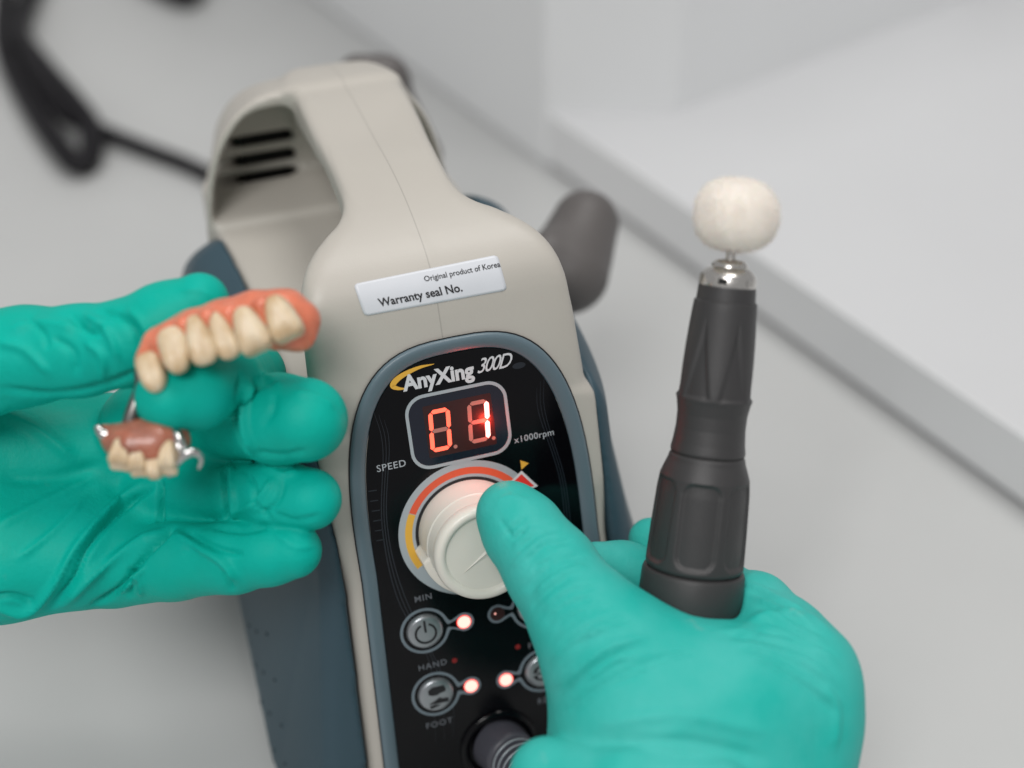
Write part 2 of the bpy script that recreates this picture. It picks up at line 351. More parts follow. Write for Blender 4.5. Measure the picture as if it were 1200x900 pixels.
def housing(X, Y, Z):
    yy = np.clip(Y-4, 0, 400)
    ah = np.abs(X-X0+0.085*np.minimum(yy, 52)-0.028*0+np.clip(yy-52, 0, 400)*0.006)-np.clip(95-Z, 0, 100)*0.05     # front hump and handle
    ax = np.abs(X-X0+0.085*yy)                         # rear body
    front = (Y-P0[1])*PN[1]+(Z-P0[2])*PN[2]-0.6
    prof = poly2(Y, Z, PROF)
    W = poly2(ah, Y, WPOD)
    kk = np.where(Y > 62, 4.5, 8.0-np.clip((Y-44)/18, 0, 1)*3.5)
    pod = smax(prof, W, kk)
    cut = poly2(Y, Z, [(50, 128), (56, 165), (62, 180), (74, 187), (92, 189), (112, 187), (132, 183), (158, 174), (170, 162), (170, 120)])
    pod = smax(pod, -cut, 3.0)
    pod = smax(pod, front, 2.2)
    W2 = poly2(ax, Y, [(-5, 4), (42, 4), (43.6, 14), (43.8, 32), (43.8, 60), (44, 100), (46, 140), (45, 170), (36, 188), (26, 196), (-5, 202)])
    top = Z-(142.5+0.03*np.clip(Y-40, 0, 200))
    body = smax(smax(W2, top, 3.0), -Z, 1.0)
    body = smax(body, front+3, 1)
    z0 = 112.0; hollow = box3(X, Y, Z, (-17, 182, 150), (25, 9.4, 16), 2)
    def dome(off):
        axr = np.where(X-X0+0.085*yy > 0, ax*1.16, ax)
        rr = (np.abs(axr/(50.0-off))**3.0+np.abs(np.maximum(Z-z0, 0)/(85.5-off*1.15))**3.0)**(1/3.0)
        return (rr-1)*46.0+np.clip(Y-142, 0, 80)*0.23
    hood = smax(smax(dome(0), np.abs(Y-171)-31, 3.0), z0-15-Z, 1)
    hood = smax(hood, prof-1, 3)
    niche = smax(smax(dome(2.4), Y-170, 4.0), 147-Z, 3)
    niche = smax(niche, prof+5, 3)
    hood = smax(hood, -niche, 1.2)
    d = smin(body, hood, 3.0)
    d = smin(d, pod, 6.0)
    for zc in (161.5, 153.4, 145.3):
        for sg in (-1, 1):
            s = box3(X+0.085*yy, Y, Z, (X0+sg*24.5, 172, zc), (17.0, 6, 2.3), 1.5); d = smax(d, -s, 0.6)
    d = smax(d, -hollow, 0.5)
    return d
V, F = nets(housing, (-62, -50, -2), (67, 210, 204), 1.3)
V = relax(V, F, 3)
shell = mk('housing', V, F, M_cream, unit)
shellV, shellF = V, F
# black block put in for the shade of the hollow behind the ventilation slots
V, F = [], []
mk('vent_shade_block', *prism([(-39, 176), (6, 176), (6, 183), (-39, 183)], 136, 164), M_dark, unit, smooth=False)

def side(X, Y, Z):
    ax = np.abs(X-X0+0.085*np.clip(Y-4, 0, 400))-np.clip(95-Z, 0, 100)*0.05
    yp = Y-(Z-110)*math.tan(AL)
    hw = np.minimum(45.2+1.25*np.clip(yp-2, -5, 400), 48.6+12.5*(1-np.exp(-np.clip(yp-4, 0, 400)/30.0)))+np.clip(120-Z, 0, 130)*0.11
    d = (ax-hw)*0.80
    d = smax(d, 2.5-yp, 1.5)
    d = smax(d, (Y-172)+np.clip(ax-44, 0, 60)*0.9, 12)
    topz = 145.5+0.03*Y-np.clip(ax-47, 0, 20)*0.35-np.clip(Y-125, 0, 100)**1.3*0.25
    d = smax(d, Z-topz, 12.0)
    d = smax(d, -Z+1, 2)
    # only the skin outside the cream shell
    inner = poly2(ax, Y, [(-5, -60), (44.0, -60), (44.2, 8), (44.4, 60), (44.8, 100), (46.5, 140), (45, 170), (37, 190), (26, 200), (-5, 210)])
    return smax(d, -inner, 0.6)
V, F = nets(side, (-74, -46, 0), (79, 210, 168), 1.4)
V = relax(V, F, 3)
for sg in (-1, 1):
    sel = ((V[:, 0]-X0)*sg > 0)[F].all(1); f = F[sel]; u, inv = np.unique(f, return_inverse=True)
    mk('side_panel', V[u], inv.reshape(f.shape).astype(np.int32), M_blue, unit)
# raised dots moulded on the side panel, in threes
def raycast_tree(V, F): return BVHTree.FromPolygons([Vector(p) for p in V], [tuple(f) for f in F.tolist()])
bv_side = raycast_tree(V, F); bv_shell = raycast_tree(shellV, shellF)
def hit(bv, px, py, off=0.0):
    d = M.T@np.array([(px-600)/FPX, -(py-450)/FPX, -1.0]); d = d/np.linalg.norm(d)
    loc, nor, i, t = bv.ray_cast(Vector(CAM), Vector(d))
    if loc is None: return None, None
    nor = np.array(nor)
    if nor@d > 0: nor = -nor
    return np.array(loc)+nor*off, nor
def blob(c, n, r, h, seg=8):
    n = n/np.linalg.norm(n); a = np.cross(n, [0, 0, 1.0]); a /= np.linalg.norm(a); b = np.cross(n, a); vs, fs = [], []
    for k, (rr_, hh) in enumerate(((1, -.2), (.8, .5), (.4, .9))):
        for i in range(seg): th = 2*math.pi*i/seg; vs.append(c+(a*math.cos(th)+b*math.sin(th))*r*rr_+n*h*hh)
    vs.append(c+n*h)
    for k in range(2):
        for i in range(seg): j = (i+1) % seg; fs.append((k*seg+i, k*seg+j, (k+1)*seg+j, (k+1)*seg+i))
    for i in range(seg): fs.append((2*seg+i, 2*seg+(i+1) % seg, 3*seg))
    return vs, fs
for trio in [[(292, 733), (301, 740), (313, 743)], [(300, 780), (309, 788), (322, 797)], [(306, 823), (316, 836), (330, 850)], [(309, 862), (321, 879), (334, 895)]]:
    for px, py in trio:
        p, n = hit(bv_side, px, py)
        if p is not None: vs_, fs_ = blob(p, n, 0.85, 0.6); mk('moulded_dot', vs_, fs_, M_bluedot, unit)
# ---- bezel and fascia
PXC = 2.7
def outline(off, tb=-118, n=44):
    """outline of the panel window, inset by off"""
    a, b, tc = 38.6-off, 73.2-off, -10.0; pts = []; fl = 0.045*(-10-tb)
    for i in range(n+1):
        th = math.pi*i/n; c, s_ = math.cos(th), math.sin(th)
        pts.append((PXC+a*math.copysign(abs(c)**(2/3.0), c), tc+b*abs(s_)**(2/3.0)))
    return [(PXC+a+fl, tb)]+pts+[(PXC-a-fl, tb)]
rings = [(-0.4, -1.5), (-0.3, 0.75), (0.3, 1.25), (1.3, 1.3), (4.0, 0.35), (4.5, -0.2), (4.6, -1.2)]
vs_, fs_ = [], []; nn = len(outline(0))
for off, h_ in rings: vs_ += [pan(x, t, h_+0.55) for x, t in outline(off)]
for r_ in range(len(rings)-1):
    for i in range(nn-1): fs_.append((r_*nn+i, r_*nn+i+1, (r_+1)*nn+i+1, (r_+1)*nn+i))
autosmooth(mk('panel_bezel', vs_, fs_, M_bezel, unit), 50)
pts = outline(4.55); n = len(pts)
vs_ = [pan(x, t, 0.72) for x, t in pts]+[pan(x, t, -1.5) for x, t in pts]
fas = mk('control_panel', vs_, [tuple(range(n))[::-1], tuple(range(n, 2*n))]+[(i, i+1, n+i+1, n+i) for i in range(n-1)], M_fascia, unit, smooth=False)
# the line of shade between bezel and shell, put in as a thin black strip
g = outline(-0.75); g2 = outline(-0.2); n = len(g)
mk('bezel_shade_line', [pan(x, t, 0.72) for x, t in g]+[pan(x, t, 0.72) for x, t in g2], [(i, i+1, n+i+1, n+i) for i in range(n-1)], M_ink, unit)

# flat print and small raised pieces laid on the panel
def plate(name, loop, n0, n1, m, parent, inner=None, smooth=False):
    """polygon (x,t) raised from n0 to n1 above the panel; with inner = a ring"""
    k = len(loop)
    if inner is None:
        V = [pan(x, t, n1) for x, t in loop]+[pan(x, t, n0) for x, t in loop]
        F = [tuple(range(k)), tuple(range(2*k-1, k-1, -1))]+[(k+i, k+(i+1) % k, (i+1) % k, i) for i in range(k)]
    else:
        V = [pan(x, t, n1) for x, t in loop]+[pan(x, t, n1) for x, t in inner]+[pan(x, t, n0) for x, t in loop]+[pan(x, t, n0) for x, t in inner]
        F = []
        for i in range(k):
            j = (i+1) % k; F += [(i, j, k+j, k+i), (2*k+i, 2*k+j, j, i), (k+i, k+j, 3*k+j, 3*k+i)]
    return mk(name, V, F, m, parent, smooth)
def circle(cx, cy, r, n=40, a0=0, a1=360): return [(cx+r*math.cos(rad(a0+(a1-a0)*i/n)), cy+r*math.sin(rad(a0+(a1-a0)*i/n))) for i in range(n)]
def strip(name, pl, wd, n1, m, parent, taper=0.0):
    pl = smooth_pl(pl, 8); T = np.gradient(pl, axis=0); T /= np.linalg.norm(T, axis=1, keepdims=True); Nn = np.stack([-T[:, 1], T[:, 0]], 1)
    k = len(pl); ws = wd*(1-taper*np.abs(np.linspace(-1, 1, k))**1.5)
    a = pl+Nn*ws[:, None]/2; b = pl-Nn*ws[:, None]/2
    V = [pan(*p, n1) for p in a]+[pan(*p, n1) for p in b]
    return mk(name, V, [(k+i, k+i+1, i+1, i) for i in range(k-1)], m, parent, False)
N0 = 0.72
def text_mesh(body, size, bold=0.0, shear=0.0, spacing=1.0):
    c = bpy.data.curves.new('t', 'FONT'); c.body = body; c.size = size*S; c.offset = bold*S; c.shear = shear; c.space_character = spacing
    c.align_x = 'CENTER'; c.align_y = 'CENTER'; c.resolution_u = 3
    o = bpy.data.objects.new('t', c); COL.objects.link(o); dg = bpy.context.evaluated_depsgraph_get()
    me = bpy.data.meshes.new_from_object(o.evaluated_get(dg)); V = np.array([v.co[:] for v in me.vertices])/S; F = [tuple(p.vertices) for p in me.polygons]
    bpy.data.objects.remove(o); bpy.data.curves.remove(c); bpy.data.meshes.remove(me); return V, F
def panel_text(name, body, x, t, size, m, rot=0, bold=0.0, shear=0.0, spacing=1.0, n=None, parent=unit, squash=1.0, label=None):
    V, F = text_mesh(body, size, bold, shear, spacing); c, s_ = math.cos(rad(rot)), math.sin(rad(rot))
    W = [pan(x+(v[0]*c*squash-v[1]*s_), t+(v[0]*s_*squash+v[1]*c), (N0+0.03) if n is None else n) for v in V]
    o = mk(name, W, F, m, parent, False)
    if label: o['label'] = label
    return o
panel_text('brand_lettering', 'AnyXing', -3.2, 51.9, 6.8, M_white, bold=0.26, spacing=1.0, squash=0.93, label='white bold lettering AnyXing')
panel_text('model_lettering', '300D', 14.0, 52.6, 6.6, M_white, bold=0.03, shear=0.5, spacing=0.82, squash=0.84)
strip('logo_swoosh', [(-4.0, 56.4), (-9, 56.2), (-14.6, 54.6), (-17.4, 52.4), (-15.9, 51.0), (-13.2, 50.4)], 1.8, N0+0.02, M_yellow, unit, taper=0.9)
panel_text('speed_lettering', 'SPEED', -21.6, 26.6, 3.2, M_greyp, bold=0.02, spacing=1.1)
panel_text('unit_lettering', 'x1000rpm', 24.3, 26.2, 3.0, M_greyp, bold=0.02, spacing=1.06)
panel_text('min_lettering', 'MIN', -18.1, -20.4, 3.0, M_dimp, bold=0.02, spacing=1.15)
panel_text('hand_lettering', 'HAND', -18.4, -45.2, 3.0, M_dimp, bold=0.02, spacing=1.2)
panel_text('foot_lettering', 'FOOT', -19.2, -67.3, 3.0, M_dimp, bold=0.02, spacing=1.2)
panel_text('forward_lettering', 'FWD', 17.5, -47.1, 3.0, M_dimp, bold=0.02, spacing=1.2)
panel_text('reverse_lettering', 'REV', 17.5, -68.9, 3.0, M_dimp, bold=0.02, spacing=1.2)
plate('marker_triangle', [(18.9, 19.2), (21.5, 17.6), (18.9, 16.0)], N0-0.2, N0+0.03, M_yellow, unit)
# faint curves printed on the film
for sx in (-1, 1):
    for k in range(3):
        strip('printed_curve', [(PXC+sx*(27-k*1.4), 46-k*2), (PXC+sx*(26-k), 33), (PXC+sx*(30-k*.8), 8), (PXC+sx*(29-k*1.2), -18), (PXC+sx*(22-k*2.5), -44-k*6), (PXC+sx*(24-k*3), -74)], 0.35, N0+0.015, M_swoosh, unit, taper=0.8)
for k in range(6): strip('printed_tick', [(-29.8, 20-k*3.4), (-28.6+0.1*k, 19.9-k*3.4), (-27.2, 19.8-k*3.4)], 0.35, N0+0.015, M_swoosh, unit)
plate('sensor_window', [(22.1+2.1*math.cos(a)*1.0, 50.4+1.0*math.sin(a)) for a in np.linspace(0, 6.28, 25)[:-1]], N0-0.1, N0+0.02, M_swoosh, unit)
# ---- display
def rrect(cx, cy, hx, hy, r, n=8, bow=0.0):
    out = []
    for (sx, sy, a0) in ((1, 1, 0), (-1, 1, 90), (-1, -1, 180), (1, -1, 270)):
        for i in range(n+1):
            a = rad(a0+90*i/n); out.append((cx+sx*(hx-r)+r*math.cos(a), cy+sy*(hy-r)+r*math.sin(a)))
    return out
disp = plate('display_window', rrect(1.0, 35.2, 15.0, 11.2, 5.2), N0-0.4, N0+0.06, M_navy, unit)
plate('window_frame', rrect(1.0, 35.2, 16.1, 12.3, 6.2), N0-0.1, N0+0.22, M_silver, disp, inner=rrect(1.0, 35.2, 15.1, 11.3, 5.3))
plate('glass', rrect(1.3, 35.0, 10.8, 8.6, 0.5), N0, N0+0.09, M_dwell, disp)
def seg(cx, cy, L_, wd, vert, n1=0.14):
    h = L_/2; k = wd/2
    p = [(-h, 0), (-h+k, k), (h-k, k), (h, 0), (h-k, -k), (-h+k, -k)]
    if vert: p = [(y, -x) for x, y in p][::-1]
    sh = 0.06
    return [(cx+x+y*sh, cy+y) for x, y in p]
def digit(cx, cy, lit):
    hw_, hh = 2.75, 3.9; wd = 1.3
    segs = {'a': (0, 2*hh, 0), 'g': (0, 0, 0), 'd': (0, -2*hh, 0), 'f': (-hw_, hh, 1), 'b': (hw_, hh, 1), 'e': (-hw_, -hh, 1), 'c': (hw_, -hh, 1)}
    for s_, (dx, dy, v) in segs.items():
        L_ = (2*hh if v else 2*hw_)-0.35
        m = lit.get(s_, M_off)
        o = plate('digit_segment', [(x+(dy)*0.06, y) for x, y in seg(cx+dx, cy+dy*0.8, L_*(0.8 if v else 1), wd*(1.15 if m is M_lit2 else 1), v)], N0+0.05, N0+0.16, m, disp)
        if m is M_lit2: o['label'] = 'brightly lit red segment'
        elif m is M_lit: o['label'] = 'lit orange segment'
    plate('decimal_point', circle(cx+4.0, cy-6.5, 0.62, 16), N0+0.05, N0+0.16, M_off, disp)
digit(-5.0, 35.0, {k: M_lit for k in 'abcdef'})
digit(7.3, 35.1, {'b': M_lit2, 'c': M_lit2})
ll = bpy.data.lights.new('display_glow', 'POINT'); ll.energy = 0.006; ll.color = (1, 0.06, 0.03); ll.shadow_soft_size = 0.002
lo_ = bpy.data.objects.new('display_glow', ll); COL.objects.link(lo_); lo_.location = Vector(pan(9.9, 34.5, 3.2))*S

# ---- speed scale and knob
plate('speed_scale', circle(0, 0, 23.0, 96), N0-0.3, N0+0.08, M_silver, unit)
def arcband(name, r0, r1, a0, a1, n1, m, n=40):
    A = [rad(a0+(a1-a0)*i/n) for i in range(n+1)]
    V = [pan(r0*math.cos(a), r0*math.sin(a), n1) for a in A]+[pan(r1*math.cos(a), r1*math.sin(a), n1) for a in A]
    return mk(name, V, [(i, n+1+i, n+2+i, i+1) for i in range(n)], m, unit, False)
arcband('red_scale_arc', 18.6, 20.9, 152, 40, N0+0.1, M_orange)
arcband('yellow_scale_arc', 18.6, 20.9, 208, 152.6, N0+0.1, M_yellow)
plate('red_arrow_frame', [(18.9, 15.6), (13.3, 11.6), (16.6, 7.6), (23.6, 9.2)], N0-0.1, N0+0.12, M_white, unit)
plate('red_arrow', [(18.7, 14.5), (14.5, 11.5), (17.0, 8.6), (22.3, 9.6)], N0-0.1, N0+0.15, M_redp, unit)
plate('scale_socket', circle(0, 0, 17.6, 72), N0-0.1, N0+0.2, M_ink, unit)
knob = empty('speed_knob', pan(0, 0, 0)); knob.parent = unit; knob.matrix_parent_inverse = unit.matrix_world.inverted()
def lathe(prof, n=96, fn=None):
    V, F = [], []; k = len(prof)
    for i in range(n):
        a = 2*math.pi*i/n
        for r, h in prof:
            rr_ = r if fn is None else fn(a, r, h); V.append(pan(rr_*math.cos(a), rr_*math.sin(a), h))
    for i in range(n):
        j = (i+1) % n
        for q in range(k-1): F.append((i*k+q, j*k+q, j*k+q+1, i*k+q+1))
    return V, F
def tab(a, r, h):
    d = math.degrees(a) % 360
    if 186 < d < 246 and h < 11.6: return r+2.0*min(1, (d-186)/3, (246-d)/3)*min(1, (11.6-h)/0.4)
    return r
autosmooth(mk('knob_skirt', *lathe([(16.6, 0.9), (16.7, 1.5), (16.5, 6), (16.3, 10), (16.25, 10.9), (16.0, 11.2), (15.9, 11.6), (15.7, 14.0), (15.4, 16.0), (14, 16.2)], 144, tab), M_knob, knob), 30)
autosmooth(mk('knob_cap', *lathe([(15.0, 15.9), (15.55, 16.2), (15.75, 17.2), (15.7, 18.6), (15.3, 19.8), (14.5, 20.5), (13.6, 20.6), (12.8, 20.3), (12.35, 19.6), (12.1, 19.2), (11.8, 19.15), (6, 19.35), (0.01, 19.4)], 144), M_knob, knob), 40)
# pointer moulded in the cap: a long thin wedge
wv = [(-7.5, -5.6), (9.5, 3.0), (7.0, 7.2)]
c_ = np.mean(wv, axis=0)
mk('knob_pointer', [pan(-7.6, -5.2, 19.3), pan(10.5, 2.6, 19.3), pan(7.8, 7.0, 19.3), pan(8.0, 4.9, 20.4), pan(-5.8, -3.9, 19.75)], [(0, 1, 3, 4), (0, 4, 3, 2), (1, 2, 3), (0, 2, 1)], M_knob, knob, False)
# ---- buttons
def pill(bx, bt, lx, lt, rb, rl, off, n=96):
    def f(x, y):
        d1 = math.hypot(x-bx, y-bt)-rb; d2 = math.hypot(x-lx, y-lt)-rl
        vx, vy = lx-bx, lt-bt; tt = max(0, min(1, ((x-bx)*vx+(y-bt)*vy)/(vx*vx+vy*vy))); d3 = math.hypot(x-bx-tt*vx, y-bt-tt*vy)-1.0
        def sm(a, b, k): h = max(0, min(1, .5+.5*(b-a)/k)); return b*(1-h)+a*h-k*h*(1-h)
        return sm(sm(d1, d3, 2.2), d2, 2.2)+off
    cx, cy = bx+(lx-bx)*0.52, bt+(lt-bt)*0.52; out = []
    for i in range(n):
        a = 2*math.pi*i/n; c, s_ = math.cos(a), math.sin(a); lo, hi = 0, 25
        for _ in range(26):
            m = (lo+hi)/2
            if f(cx+c*m, cy+s_*m) < 0: lo = m
            else: hi = m
        out.append((cx+c*lo, cy+s_*lo))
    return out
def flat(name, loop, n1, m, parent): 
    return mk(name, [pan(x, t, n1) for x, t in loop], [tuple(range(len(loop)))], m, parent, False)
def button(bx, bt, lx, lt, icon, ledm, rb=5.8):
    plate('button_outline', pill(bx, bt, lx, lt, 8.1, 3.3, 0), N0-0.2, N0+0.1, M_line, unit, inner=pill(bx, bt, lx, lt, 8.1, 3.3, 0.95))
    pr = [(rb+0.3, 0.6), (rb+0.05, 1.2), (rb-0.3, 1.9), (rb-0.9, 2.15), (rb-1.8, 2.2), (2.5, 2.28), (0.01, 2.3)]
    V, F = [], []; n = 48; k = len(pr)
    for i in range(n):
        a = 2*math.pi*i/n
        for r, h in pr: V.append(pan(bx+r*math.cos(a), bt+r*math.sin(a), h))
    for i in range(n):
        j = (i+1) % n
        for q in range(k-1): F.append((i*k+q, j*k+q, j*k+q+1, i*k+q+1))
    b = mk('push_button', V, F, M_button, unit); h1 = 2.36
    if icon == 'power':
        A = [rad(112+(428-112)*i/40) for i in range(41)]
        V = [pan(bx+3.7*math.cos(a), bt+3.7*math.sin(a)-0.2, h1) for a in A]+[pan(bx+2.95*math.cos(a), bt+2.95*math.sin(a)-0.2, h1) for a in A]
        A2 = 41; mk('power_symbol', V, [(i, i+1, A2+i+1, A2+i) for i in range(40)], M_ink, b, False)
        flat('power_symbol', [(bx-.38, bt+4.4), (bx-.38, bt+0.2), (bx+.38, bt+0.2), (bx+.38, bt+4.4)], h1, M_ink, b)
    elif icon == 'foot':
        flat('hand_symbol', [(bx-2.7, bt+1.2), (bx-2.6, bt+2.7), (bx-1.2, bt+3.6), (bx+2.7, bt+3.5), (bx+3.3, bt+2.2), (bx+3.0, bt+1.2), (bx+1.2, bt+0.9), (bx+.2, bt+.4), (bx-1.4, bt+.5)], h1, M_ink, b)
        flat('foot_symbol', [(bx-3.0, bt-2.4), (bx-.8, bt-1.5), (bx+.8, bt-.6), (bx+1.6, bt-1.2), (bx+3.6, bt-1.4), (bx+3.6, bt-2.9), (bx+1.0, bt-2.8), (bx-1, bt-2.7)], h1, M_ink, b)
        flat('foot_symbol', [(bx-2.8, bt-3.2), (bx-.9, bt-3.0), (bx+1.0, bt-3.4), (bx-.8, bt-3.9), (bx-2.6, bt-4.2)], h1, M_ink, b)
    elif icon == 'turn':
        for tt_ in (1, -1):
            A = [rad(200-(230)*i/20) for i in range(21)]
            V = [pan(bx+3.2*math.cos(a), bt+tt_*(1.2+1.7*math.sin(a)), h1) for a in A]+[pan(bx+2.4*math.cos(a), bt+tt_*(1.2+1.0*math.sin(a)), h1) for a in A]
            mk('turn_symbol', V, [(i, i+1, 21+i+1, 21+i) for i in range(20)], M_ink, b, False)
            flat('turn_symbol', [(bx-3.8, bt+tt_*.9), (bx-2.0, bt+tt_*1.6), (bx-2.2, bt+tt_*.2)], h1, M_ink, b)
        flat('turn_symbol', [(bx-2, bt+.3), (bx+2, bt+.3), (bx+2, bt-.3), (bx-2, bt-.3)], h1, M_ink, b)
    else:
        A = [rad(360*i/24) for i in range(25)]
        for ox in (-1.8, 1.8):
            V = [pan(bx+ox+1.3*math.cos(a), bt-.8+1.3*math.sin(a), h1) for a in A]+[pan(bx+ox+.7*math.cos(a), bt-.8+.7*math.sin(a), h1) for a in A]
            mk('mode_symbol', V, [(i, i+1, 26+i, 25+i) for i in range(24)], M_ink, b, False)
    lamp = plate('indicator_lamp', circle(lx, lt, 2.15, 32), N0-.2, N0+0.35, ledm[0], unit)
    lamp['label'] = 'glowing red indicator lamp' if ledm[0] is not M_dwell else 'unlit indicator lamp'
    plate('lamp_rim', circle(lx, lt, 2.45, 32), N0-.2, N0+0.2, ledm[1], lamp, inner=circle(lx, lt, 2.15, 32))
    return b
on = (M_led, M_ledr); off_ = (M_dwell, M_dwell)
button(-19.2, -32.1, -6.2, -32.3, 'power', on); button(-18.8, -56.0, -6.9, -56.3, 'foot', on)
button(17.8, -33.0, 5.1, -32.4, 'mode', off_); button(17.6, -57.3, 5.0, -57.3, 'turn', on)
for (x, t) in ((-11.1, -45.5), (10.4, -46.3), (-0.5, -18.6)): plate('dim_lamp', circle(x, t, 0.9, 16), N0-.2, N0+.05, M_dim, unit)
plate('dim_lamp', circle(4.3, -32.0, 0.28, 10), N0+.3, N0+.4, M_led, unit)
# ---- socket and plug of the handpiece cord
mk('plug_socket', *((lambda cx, ct: ([pan(cx+r*math.cos(2*math.pi*i/64), ct+r*math.sin(2*math.pi*i/64), h) for i in range(64) for r, h in ((13.5, .5), (13.4, 1.6), (12.6, 2.2), (11.2, 2.1), (10.2, 1.2), (10.0, -2))],
    [(i*6+q, ((i+1) % 64)*6+q, ((i+1) % 64)*6+q+1, i*6+q+1) for i in range(64) for q in range(5)]))(-0.3, -81.5)), M_fascia, unit)
def tube(path, rr_, n=24, closed=False):
    p = np.asarray(path, float); T = np.gradient(p, axis=0); T /= np.linalg.norm(T, axis=1, keepdims=True)
    up = np.array([0.13, 0.27, 0.95]); V, F = [], []
    r_ = np.broadcast_to(rr_, (len(p),))
    for i in range(len(p)):
        a = np.cross(T[i], up); a /= np.linalg.norm(a); b = np.cross(T[i], a)
        for j in range(n): th = 2*math.pi*j/n; V.append(p[i]+(a*math.cos(th)+b*math.sin(th))*r_[i])
    for i in range(len(p)-1):
        for j in range(n): F.append((i*n+j, i*n+(j+1) % n, (i+1)*n+(j+1) % n, (i+1)*n+j))
    F.append(tuple(range(n))[::-1]); F.append(tuple((len(p)-1)*n+j for j in range(n))); return V, F
plug = empty('cord_plug', pan(-0.3, -81.5, 1)); tag(plug, 'ribbed dark grey cord plug pushed into the black panel below the buttons', 'plug')
def plug_pt(h): return pan(-0.3+0.22*h, -81.5-0.0025*h*h+0.02*h, h)
autosmooth(mk('plug_body', *tube([plug_pt(h) for h in (0, 8, 9.2, 9.9, 10.2)], [9.4, 9.0, 8.8, 8.2, 6.9], 48), M_plug, plug), 40)
for k in range(6):
    h = 11.0+k*2.2
    autosmooth(mk('strain_relief_ring', *tube([plug_pt(x) for x in (h-.9, h-.6, h+.2, h+.9)], [6.6-k*.4, 7.9-k*.5, 7.9-k*.5, 6.4-k*.4], 40), M_plug, plug), 40)
    mk('ring_edge', *tube([plug_pt(x) for x in (h-.15, h+.25)], [8.0-k*.5, 7.97-k*.5], 40), M_silver, plug)
cp = [plug_pt(h) for h in (8, 16, 26)]+[plug_pt(26)+np.array([0.6*k, -7-9*k, -4-k*k*1.2]) for k in range(1, 6)]
cp = smooth_pl(cp, 6); cp[:, 2] = np.maximum(cp[:, 2], 3.2)
mk('cord_core', *tube(cp, 4.2, 24), M_plug, plug)

# ---- warranty sticker following the shell's curve
QC = np.array([(414, 333), (583, 298.5), (594.5, 340), (427, 370.5)], float)
def q2px(u, v): return (QC[0]*(1-u)+QC[1]*u)*(1-v)+(QC[3]*(1-u)+QC[2]*u)*v
def conform(uv, off):
    out = []
    for u, v in uv:
        px = q2px(u, v); p, n = hit(bv_shell, px[0], px[1], off)
        out.append(p if p is not None else out[-1])
    return out
nu, nv = 40, 14
uvs, vs_, fs_ = [], [], []
def rc(u, v):      # rounded corners
    U, Vv = u*172, v*40; r_ = 5
    cx = min(max(U, r_), 172-r_); cy = min(max(Vv, r_), 40-r_); d = math.hypot(U-cx, Vv-cy)
    if d > r_: U = cx+(U-cx)*r_/d; Vv = cy+(Vv-cy)*r_/d
    return U/172, Vv/40
for i in range(nu+1):
    for j in range(nv+1): uvs.append(rc(i/nu, j/nv))
vs_ = np.array(conform(uvs, 0.12))
fs_ = np.array([(i*(nv+1)+j, i*(nv+1)+j+1, (i+1)*(nv+1)+j+1, (i+1)*(nv+1)+j) for i in range(nu) for j in range(nv)], np.int32)
vs_ = vs_+0; 
for _ in range(6):          # even out the voxel grain of the shell underneath
    g3 = vs_.reshape(nu+1, nv+1, 3); g3[1:-1, 1:-1] = (g3[:-2, 1:-1]+g3[2:, 1:-1]+g3[1:-1, :-2]+g3[1:-1, 2:])/4
bv_st = raycast_tree(vs_, fs_)
st = mk('warranty_sticker', vs_, fs_, M_sticker, unit); st['label'] = 'white warranty sticker printed in black'
md = st.modifiers.new('t', 'SOLIDIFY'); md.thickness = 0.06*S; md.offset = 0
def sticker_text(body, u, v, hpx, bold):
    V, F = text_mesh(body, 10, bold, 0, 1.0); V = V[:, :2]; V = V-V.mean(0)*0; k = hpx/10.0
    out = []
    for x, y in V:
        px = q2px(u+x*k/172.5, v-y*k/39.0); p, n = hit(bv_st, px[0], px[1], 0.12); out.append(p if p is not None else (out[-1] if out else CAM*0))
    return mk('sticker_lettering', out, F, M_ink, st, False)
sticker_text('Original product of Korea', 0.735, 0.27, 8.6, 0.12)
sticker_text('Warranty seal No.', 0.415, 0.70, 13.2, 0.22)

# ---- handpiece cradle standing behind the unit
def cradle(X, Y, Z):
    c = P(668, 292, 560); d = capsule(X, Y, Z, P(686, 262, 566), 13.5, P(664, 318, 556), 17)
    d = smin(d, capsule(X, Y, Z, P(640, 290, 545), 6, P(672, 300, 560), 9), 8)
    return d
V, F = nets(cradle, P(668, 292, 560)-45, P(668, 292, 560)+45, 1.6)
t = mk('handpiece_cradle', relax(V, F), F, M_cradle); tag(t, 'blurred dark grey handpiece rest beside the right flank of the control box', 'handpiece rest')
def knobb(X, Y, Z): return smin(capsule(X, Y, Z, P(420, 88, 615), 9, P(452, 92, 618), 10), capsule(X, Y, Z, P(452, 92, 618), 8, P(500, 180, 640), 7), 6)
V, F = nets(knobb, P(452, 110, 620)-50, P(452, 110, 620)+50, 1.8)
t = mk('cord_hook', relax(V, F), F, M_cradle); tag(t, 'dark cord hook just showing over the top of the cream handle', 'hook')
